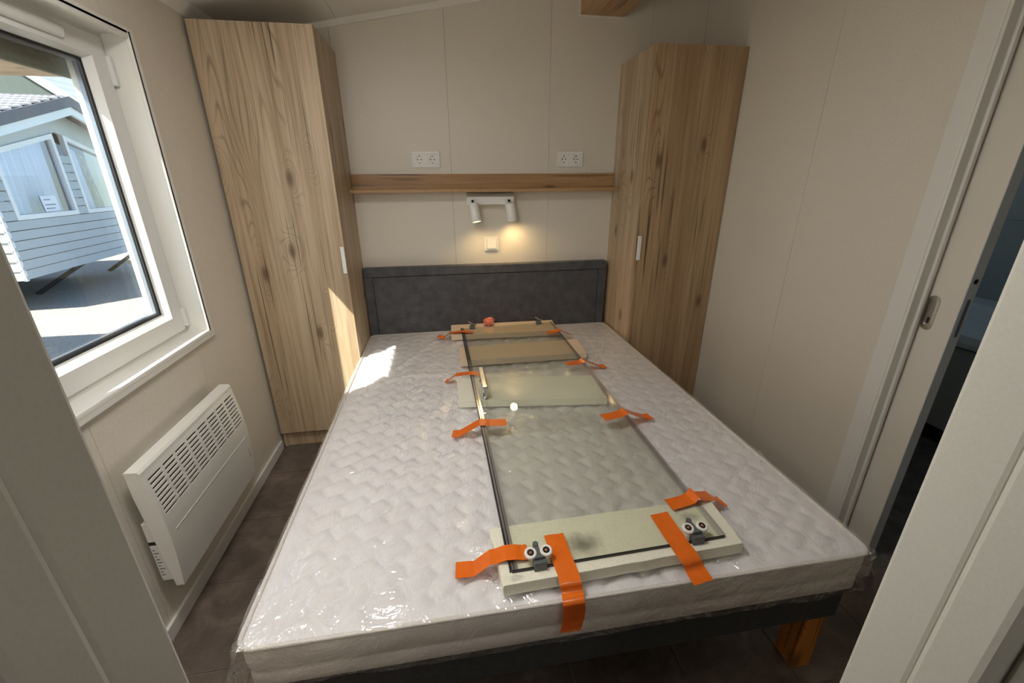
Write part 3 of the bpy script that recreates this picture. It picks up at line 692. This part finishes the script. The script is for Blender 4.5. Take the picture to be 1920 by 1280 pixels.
# crumpled ball
m = MB(); bmx = bmesh.new(); bmesh.ops.create_icosphere(bmx, subdivisions=3, radius=.027); bmx.verts.index_update()
ctr = Vector((-.018, -.125, FT+.030))
vv = []
for q in bmx.verts:
    k = 1+.38*mnoise.noise(q.co*70)+.18*mnoise.noise(q.co*160); vv.append(ctr+Vector((q.co.x*1.25, q.co.y, q.co.z*.95))*k)
dz_ = FT-.001-min(p.z for p in vv); vv = [p+Vector((0, 0, dz_)) for p in vv]
m.add(vv, [[q.index for q in f.verts] for f in bmx.faces]); bmx.free()
m.build('tape_ball', M_BALL, label='crumpled ball of orange tape on the tan foam by the headboard', cat='tape ball')

# ================================================================== HEATER
ht = empty('panel_heater', (XL, -1.23, .2), 'white wall-mounted convector heater with slotted grille under the window', 'heater')
HY0, HY1 = -1.506, -.925
MB().box(XL+.022, XL+.062, HY0+.006, HY1-.006, .225, .455, .004).box(XL+.028, XL+.036, HY0+.03, HY1-.03, .45, .625).build('casing', M_HEAT, ht)
MB().box(XL+.037, XL+.060, HY0+.02, HY1-.02, .457, .612).build('grille_shade_sheet', plain('grille_shade_grey', (74,72,68), .6), ht)  # dark sheet added so the grille slots look shaded
MB().box(XL, XL+.03, HY0+.12, HY1-.12, .36, .60, .003).build('wall_bracket', M_PLASTIC, ht)
def hx(z):                                 # front surface: bulges gently, leans back at the top
    t = (z-.205)/.435; return XL+.083+.012*math.sin(math.pi*min(1, t*1.05))-.030*max(0, t-.55)**1.5
def fpanel(mm, y0, y1, zs, th=.004):
    ring = [(hx(z), z) for z in zs]+[(hx(z)-th, z) for z in zs[::-1]]
    mm.prism(ring, 1, y0, y1)
zs_low = list(np.linspace(.205, .468, 10)); fp = MB(); fpanel(fp, HY0, HY1, zs_low)
fpanel(fp, HY0, HY1, [.606, .62, .632])
fpanel(fp, HY0, HY0+.018, list(np.linspace(.468, .606, 6))); fpanel(fp, HY1-.018, HY1, list(np.linspace(.468, .606, 6)))
fp.prism([(hx(.632), .632), (hx(.632)-.006, .640), (XL+.035, .641), (XL+.035, .634), (hx(.632)-.006, .632)], 1, HY0, HY1)   # top lip
for y0, y1 in ((HY0+.0006, HY0+.0036), (HY1-.0036, HY1-.0006)):
    fp.prism([(hx(z)-.002, z) for z in np.linspace(.207, .630, 12)]+[(XL+.036, .636), (XL+.036, .56), (XL+.06, .205)], 1, y0, y1)
front = fp.build('front_panel', M_HEAT, ht)
NC, NR = 8, 9; gy0, gy1 = HY0+.018, HY1-.018; gz0, gz1 = .468, .606
for r in range(NR+1):
    zc = gz0+(gz1-gz0)*r/NR; m = MB(); fpanel(m, gy0, gy1, [zc-.0036, zc+.0036], .0045); m.build('grille_slat', M_HEAT, ht)
for c in range(1, NC):
    yc = gy0+(gy1-gy0)*c/NC; m = MB(); fpanel(m, yc-.005, yc+.005, list(np.linspace(gz0, gz1, 5)), .0046); m.build('grille_rib', M_HEAT, ht)
MB().box(hx(.4)-.001, hx(.4)+.0012, HY0+.03, HY1-.03, .402, .406, .0005).build('front_crease', M_HEAT, ht)
lab = MB().box(XL+.025, XL+.052, HY0+.0052, HY0+.0061, .24, .385).build('rating_label', plain('label_white', (232,232,230), .5), ht, label='small rating label on the heater side')
MB().box(XL+.025, XL+.052, HY0+.0047, HY0+.0053, .372, .385).build('label_band', M_BLACK, lab)
for k in range(9):
    MB().box(XL+.028, XL+.034+.015*random.random(), HY0+.0047, HY0+.0053, .250+k*.0125, .254+k*.0125).build('label_print', plain('print_grey', (120,120,120), .6), lab)
for k in range(6): MB().box(hx(.33)-.0005, hx(.33)+.0006, HY1-.026, HY1-.022, .302+k*.009, .308+k*.009).build('logo_print', plain('logo_grey', (120,120,118), .5), front)

# ================================================================== ADDED FILL LIGHTS OUT OF VIEW (bedroom ceiling, bedroom wall, hall)
def fill_lamp(x, y, watt, label, r=.16):
    z = cz(x); t = empty('fill_lamp', (x, y, z), label, 'ceiling lamp')
    MB().lathe((x, y, z+.02), [(0, 0), (r, 0), (r+.004, -.03), (r+.004, -.055), (r-.004, -.06)], (0, 0, 1), 32).build('housing', M_WHITE, t)
    MB().lathe((x, y, z+.02), [(0, -.058), (r-.004, -.058)], (0, 0, 1), 32).build('diffuser', M_DIFF, t)
    l = bpy.data.lights.new('fill_light', 'AREA'); l.shape = 'DISK'; l.size = 2*r; l.energy = watt; l.color = (1, .98, .95)
    q = bpy.data.objects.new('fill_light', l); COL.objects.link(q); q.location = (x, y, z-.042)
fill_lamp(-.62, -1.75, FILL_W, 'unseen round fill lamp added over the space beside the bed', .20)  # added fill to lift the room, no ceiling lamp is seen
sc = empty('wall_fill_lamp', (-.93, YF, 1.66), 'unseen opal fill lamp added on the door wall beside the window corner', 'lamp')  # invented sconce, added to light the ceiling and walls from below
MB().lathe((-.93, YF+.001, 1.66), [(0, 0), (.05, 0), (.05, .018), (.0, .018)], (0, 1, 0), 28).build('wall_plate', M_WHITE, sc)
MB().lathe((-.93, YF+.09, 1.66), [(.075*math.sin(a), -.075*math.cos(a)) for a in np.linspace(.02, math.pi-.02, 13)], (0, 1, 0), 28).build('fill_globe', emit('fill_glow', (1, .96, .9), 4), sc)
pl_ = bpy.data.lights.new('wall_fill_light', 'POINT'); pl_.energy = WALL_FILL_W; pl_.color = (1, .975, .94); pl_.shadow_soft_size = .08
po_ = bpy.data.objects.new('wall_fill_light', pl_); COL.objects.link(po_); po_.location = (-.93, YF+.09, 1.66); 
fill_lamp(.30, -3.2, HALL_FILL_W, 'unseen round fill lamp added in the hall')  # added weak fill behind the camera, no hall lamp is seen

# ================================================================== OUTSIDE
ZG = -.55
MB().box(-40, XL-.16, -25, 45, ZG-.2, ZG).build('ground', mat_ground(), kind='structure')
m = MB().box(XL-.35, XL-.15, -8, 8, ZG, -.02).build('outer_skirting', plain('skirting_grey', (120,122,124), .7), label='grey skirting below the outer wall', cat='skirting')
# tan canopy of the veranda next door
cn = empty('canopy', (-5.2, -.8, ZG), 'tan timber canopy roof on posts outside the window', 'canopy')
MB().box(-8.2, -2.5, -3.2, 1.72, 2.215, 2.34).build('canopy_roof', plain('canopy_top', (140,120,100), .7), cn)
M_TAN = wood('canopy_boards', 0, 9.4, (222,186,148), (206,168,130), (150,112,80))
for k in range(30):
    y1 = 1.72-k*.16; MB().box(-8.2, -2.5, y1-.155, y1, 2.185, 2.215, .004).build('canopy_board', M_TAN, cn)
for px_, py_ in ((-8.0, -3.0), (-2.6, -3.0), (-8.0, .1), (-2.6, -.6)): MB().box(px_-.05, px_+.05, py_-.05, py_+.05, ZG, 2.2).build('canopy_post', M_TAN, cn)
# neighbouring mobile home: gable end towards the window
NO = Vector((-6.73, 5.08, 0)); NU = Vector((-.119, .993, 0)).normalized(); NN = Vector((NU.y, -NU.x, 0)); NW = 3.87; NZ0 = 0.0; WB_ = .88; ZE, ZA = 2.15, 2.67
nb = empty('mobile_home', (NO.x, NO.y, ZG), 'pale blue-grey clapboard mobile home with raked gable windows outside', 'mobile home')
M_SID = plain('siding_pale', (176,182,184), .55); M_TRIMW = plain('trim_white', (226,228,228), .5); M_FASC = plain('fascia_grey', (96,98,104), .6)
M_TILER = speck('roof_tile', (104,104,112), (126,126,132), 8, .5, .1); M_STRUT = plain('strut_black', (32,30,28), .7); M_PLANK = plain('plank', (200,172,120), .7)
def np_(t, z, out=0.0): p = NO+NU*t+NN*out; return (p.x, p.y, z)
def nprism(mm, poly, o0, o1):              # poly in (t,z), extruded along the gable normal
    n = len(poly); vs = [np_(t, z, o0) for t, z in poly]+[np_(t, z, o1) for t, z in poly]
    return mm.add(vs, [tuple(range(n))[::-1], tuple(range(n, 2*n))]+[(i, (i+1) % n, n+(i+1) % n, n+i) for i in range(n)])
nprism(MB(), [(0, 0), (NW, 0), (NW, WB_), (0, WB_)], -.06, -.03).build('groove_shade_sheet', plain('groove_shade_sheet', (92,98,104), .8), nb)  # darker sheet standing in for shadow lines between the clapboards
nprism(MB(), [(.03, .02), (NW-.03, .02), (NW-.03, ZE), (NW/2, ZA), (.03, ZE)], -6.0, -.62).build('home_core', plain('interior_dim', (110,106,100), .8), nb)
# gable wall pieces round the windows
WB, WT0, WT1 = .88, 1.88, 2.235; A0, A1, B0, B1 = .28, 1.80, 2.07, NW-.28
def wtop(t): return WT0+(WT1-WT0)*(t-A0)/(A1-A0) if t <= NW/2 else WT0+(WT1-WT0)*(B1-t)/(B1-B0)
def rz(t): return ZE+(ZA-ZE)*(1-abs(t-NW/2)/(NW/2))
nprism(MB(), [(A0, WT0), (A1, WT1), (NW/2, WT1+.03), (B0, WT1), (B1, WT0), (NW, WT0), (NW, ZE), (NW/2, ZA), (0, ZE), (0, WT0)], -.05, 0).build('gable_board', plain('gable_pale', (186,192,192), .6), nb)
BH = .145
for k in range(13):                        # clapboards
    za, zb = NZ0+k*BH, min(NZ0+(k+1)*BH, WT0)
    spans = [(0, NW)] if zb <= WB+.02 else [(0, A0), (A1, B0), (B1, NW)]
    for a, b in spans:
        b_ = MB(); vs = []
        for t in (a, b):
            for o, z in ((-.05, za+.014), (.030, za+.014), (.010, zb), (-.05, zb)): vs.append(np_(t, z, o))
        b_.add(vs, [(0,1,2,3), (7,6,5,4), (0,4,5,1), (1,5,6,2), (2,6,7,3), (3,7,4,0)]).build('clapboard', M_SID, nb)
for k in range(15):                        # boards of the sunlit long side
    za, zb = NZ0+k*BH, min(NZ0+(k+1)*BH, ZE); b_ = MB(); vs = []
    for o in (0, -6.0):
        for t, z in ((.03, za), (-.034, za), (-.004, zb), (.03, zb)): vs.append(np_(t, z, o))
    b_.add(vs, [(0,1,2,3), (7,6,5,4), (0,4,5,1), (1,5,6,2), (2,6,7,3), (3,7,4,0)]).build('clapboard', M_SID, nb)
nprism(MB(), [(-.022, NZ0-.01), (.03, NZ0-.01), (.03, ZE), (-.022, ZE)], -.02, .022).build('corner_trim', M_TRIMW, nb)
M_VOILE = plain('voile', (232,234,246), .8); M_DRAPE = speck('patterned_drape', (176,164,130), (120,104,80), 14, .8)
M_NGLASS = film('home_glass', (.90,.93,.98), .0, .08, .6)
for (a, b) in ((A0, A1), (B0, B1)):
    fr = MB()
    def q2(t, dz): return (t, (WB if dz < 0 else wtop(t)) - (0.0))
    outer = [(a, WB), (b, WB), (b, wtop(b)), (a, wtop(a))]; wd = .075
    inner = [(a+wd, WB+wd), (b-wd, WB+wd), (b-wd, wtop(b-wd)-wd), (a+wd, wtop(a+wd)-wd)]
    vs = [np_(t, z, o) for o in (-.05, .025) for t, z in outer]+[np_(t, z, o) for o in (-.05, .025) for t, z in inner]
    fs = []
    for i in range(4):
        j = (i+1) % 4; fs += [(4+i, 4+j, 12+j, 12+i), (i, j, 8+j, 8+i), (i, j, 4+j, 4+i), (8+i, 8+j, 12+j, 12+i)]
    f_ = fr.add(vs, fs).build('window_frame', M_TRIMW, nb)
    nprism(MB(), inner, -.03, -.024).build('window_pane', M_NGLASS, f_)
    K = 64; cu = np.zeros((2, K+1, 3)); half = a > 1.9
    for i in range(K+1):
        s = i/K; t = a+wd+(b-a-2*wd)*s*(.36 if half else 1); out = -.22+.05*math.sin(i*1.9)+.03*math.sin(i*.7+a)
        tb = t if not half else a+wd+(b-a-2*wd)*s*(.36+.10)
        cu[0, i] = np_(t, wtop(t)-.10, out); cu[1, i] = np_(tb, WB+.05, out*1.1)
    MB().grid(cu).build('curtain', M_VOILE, f_)
    if half:
        cu = np.zeros((2, 21, 3))
        for i in range(21):
            t = a+wd+.62+.26*i/20; cu[0, i] = np_(t-.12, wtop(t)-.10, -.2+.04*math.sin(i*1.5)); cu[1, i] = np_(t+.05, WB+.05, -.2+.04*math.sin(i*1.5))
        MB().grid(cu).build('curtain', M_DRAPE, f_)
    else:
        pn = nprism(MB(), [(1.02, WB+.09), (1.40, WB+.09), (1.38, WB+.34), (1.0, WB+.34)], -.022, -.018).build('paper_notice', plain('paper', (226,230,236), .6), f_)
        for r_, l_ in ((.27, .16), (.19, .26), (.13, .22)): nprism(MB(), [(1.06, WB+r_), (1.06+l_, WB+r_), (1.06+l_, WB+r_+.015), (1.06, WB+r_+.015)], -.018, -.0165).build('notice_print', plain('ink', (110,116,130), .6), f_)
# roof, fascia, soffit board
OV = .36
for s in (0, 1):
    e = (lambda t: t) if s == 0 else (lambda t: NW-t)
    rzz = lambda t: ZE+.10+(ZA-ZE)*(t/(NW/2))
    nprism(MB(), [(e(-.22), rzz(-.22)), (e(NW/2), rzz(NW/2)), (e(NW/2), rzz(NW/2)+.05), (e(-.22), rzz(-.22)+.05)], -6.2, OV).build('roof_slab', M_TILER, nb)
    nprism(MB(), [(e(-.22), rzz(-.22)-.09), (e(NW/2), rzz(NW/2)-.09), (e(NW/2), rzz(NW/2)+.07), (e(-.22), rzz(-.22)+.07)], OV, OV+.03).build('bargeboard', M_FASC, nb)
    nprism(MB(), [(e(-.12), rzz(-.12)-.22), (e(NW/2), rzz(NW/2)-.22), (e(NW/2), rzz(NW/2)-.08), (e(-.12), rzz(-.12)-.08)], OV-.06, OV-.01).build('soffit_board', M_TRIMW, nb)
m = MB()                                   # pantile rows on the near slope
nr_, nc_ = 9, 60
for r in range(nr_):
    t0, t1 = -.22+(NW/2+.22)*r/nr_, -.22+(NW/2+.22)*(r+1)/nr_; Q = np.zeros((3, nc_*4+1, 3))
    for i in range(nc_*4+1):
        o = OV-.02-6.0*i/(nc_*4); hgt = .022*abs(math.sin(math.pi*i/4))
        for k, (t, dz) in enumerate(((t0, -.005), (t0, .035), (t1, .008))): Q[k, i] = np_(t, ZE+.15+(ZA-ZE)*(t/(NW/2))+dz+hgt*(k > 0), o)
    m.grid(Q)
m.build('roof_tiles', M_TILER, nb, kind='stuff')
def strut(a, b, w_=.05, mat=M_STRUT, name='strut'): MB().tube(a, b, w_, n=4).build(name, mat, nb)
l1 = onp((70, 552), 2, ZG); l2 = onp((205, 508), 2, ZG)
strut(l1, (l1[0]+.75, l1[1]+.55, .05)); strut(l2, (l2[0]+.8, l2[1]+.35, .05))
strut((l2[0]+1.1, l2[1]-1.0, -.22), (l2[0]+1.6, l2[1]+1.4, -.22), .05, M_PLANK, 'cross_plank')
nprism(MB(), [(.1, -.16), (NW-.1, -.16), (NW-.1, 0.015), (.1, 0.015)], -5.9, -1.3).build('chassis', M_STRUT, nb)
# house further off: grey-green gable wall and pale roof
fh = empty('far_house', (-15, 20, ZG), 'grey-green gabled house with a pale roof further off', 'house')
yg = 17.3
MB().prism([(-22, ZG), (-11.6, ZG), (-11.6, 3.1), (-17, 7.15), (-22, 3.4)], 1, yg, yg+9).build('house_wall', plain('wall_grey_green', (74,86,82), .7), fh)
def slope(xa, za, xb, zb, th, y0_, y1_, mat, name): MB().prism([(xa, za), (xb, zb), (xb, zb+th), (xa, za+th)], 1, y0_, y1_).build(name, mat, fh)
slope(-17, 7.2, -11.0, 2.7, .10, yg-.25, yg+9.2, plain('pale_roof', (196,196,196), .5), 'roof')
slope(-17, 7.2, -22.5, 3.05, .10, yg-.25, yg+9.2, plain('pale_roof_b', (196,196,196), .5), 'roof')
slope(-17, 7.05, -11.0, 2.55, .26, yg-.32, yg-.24, M_TRIMW, 'bargeboard')
for k in range(16):
    xa = -16.6+k*.36; za = 7.2-(xa+17)*.75+.1
    MB().prism([(xa, za), (xa+.34, za-.255), (xa+.34, za-.22), (xa, za+.035)], 1, yg-.2, yg+9.2).build('roof_course', plain('roof_course', (204,204,204), .5) if k == 0 else bpy.data.materials['roof_course'], fh)
# trees closing the view
for k, (x, y, r, lab, c1, c2) in enumerate(((-9.5, 39, 5.0, 'dark green tree beyond the far house', (52,68,42), (84,98,58)), (-33, 17, 5.0, 'lighter green tree across the yard', (82,98,56), (118,130,78)))):
    t = empty('tree', (x, y, ZG), lab, 'tree')
    bmx = bmesh.new(); bmesh.ops.create_icosphere(bmx, subdivisions=5, radius=r); bmx.verts.index_update()
    m = MB(); m.add([Vector((x, y, ZG+r*1.1))+q.co*(1+.25*mnoise.noise(q.co*.8+Vector((k*7, 0, 0)))+.12*mnoise.noise(q.co*3)) for q in bmx.verts], [[q.index for q in f.verts] for f in bmx.faces]); bmx.free()
    m.build('crown', speck('leaf', c1, c2, 6, .8, .5, .05), t); MB().tube((x, y, ZG), (x, y, ZG+r), .3, n=10).build('trunk', M_PLANK, t)
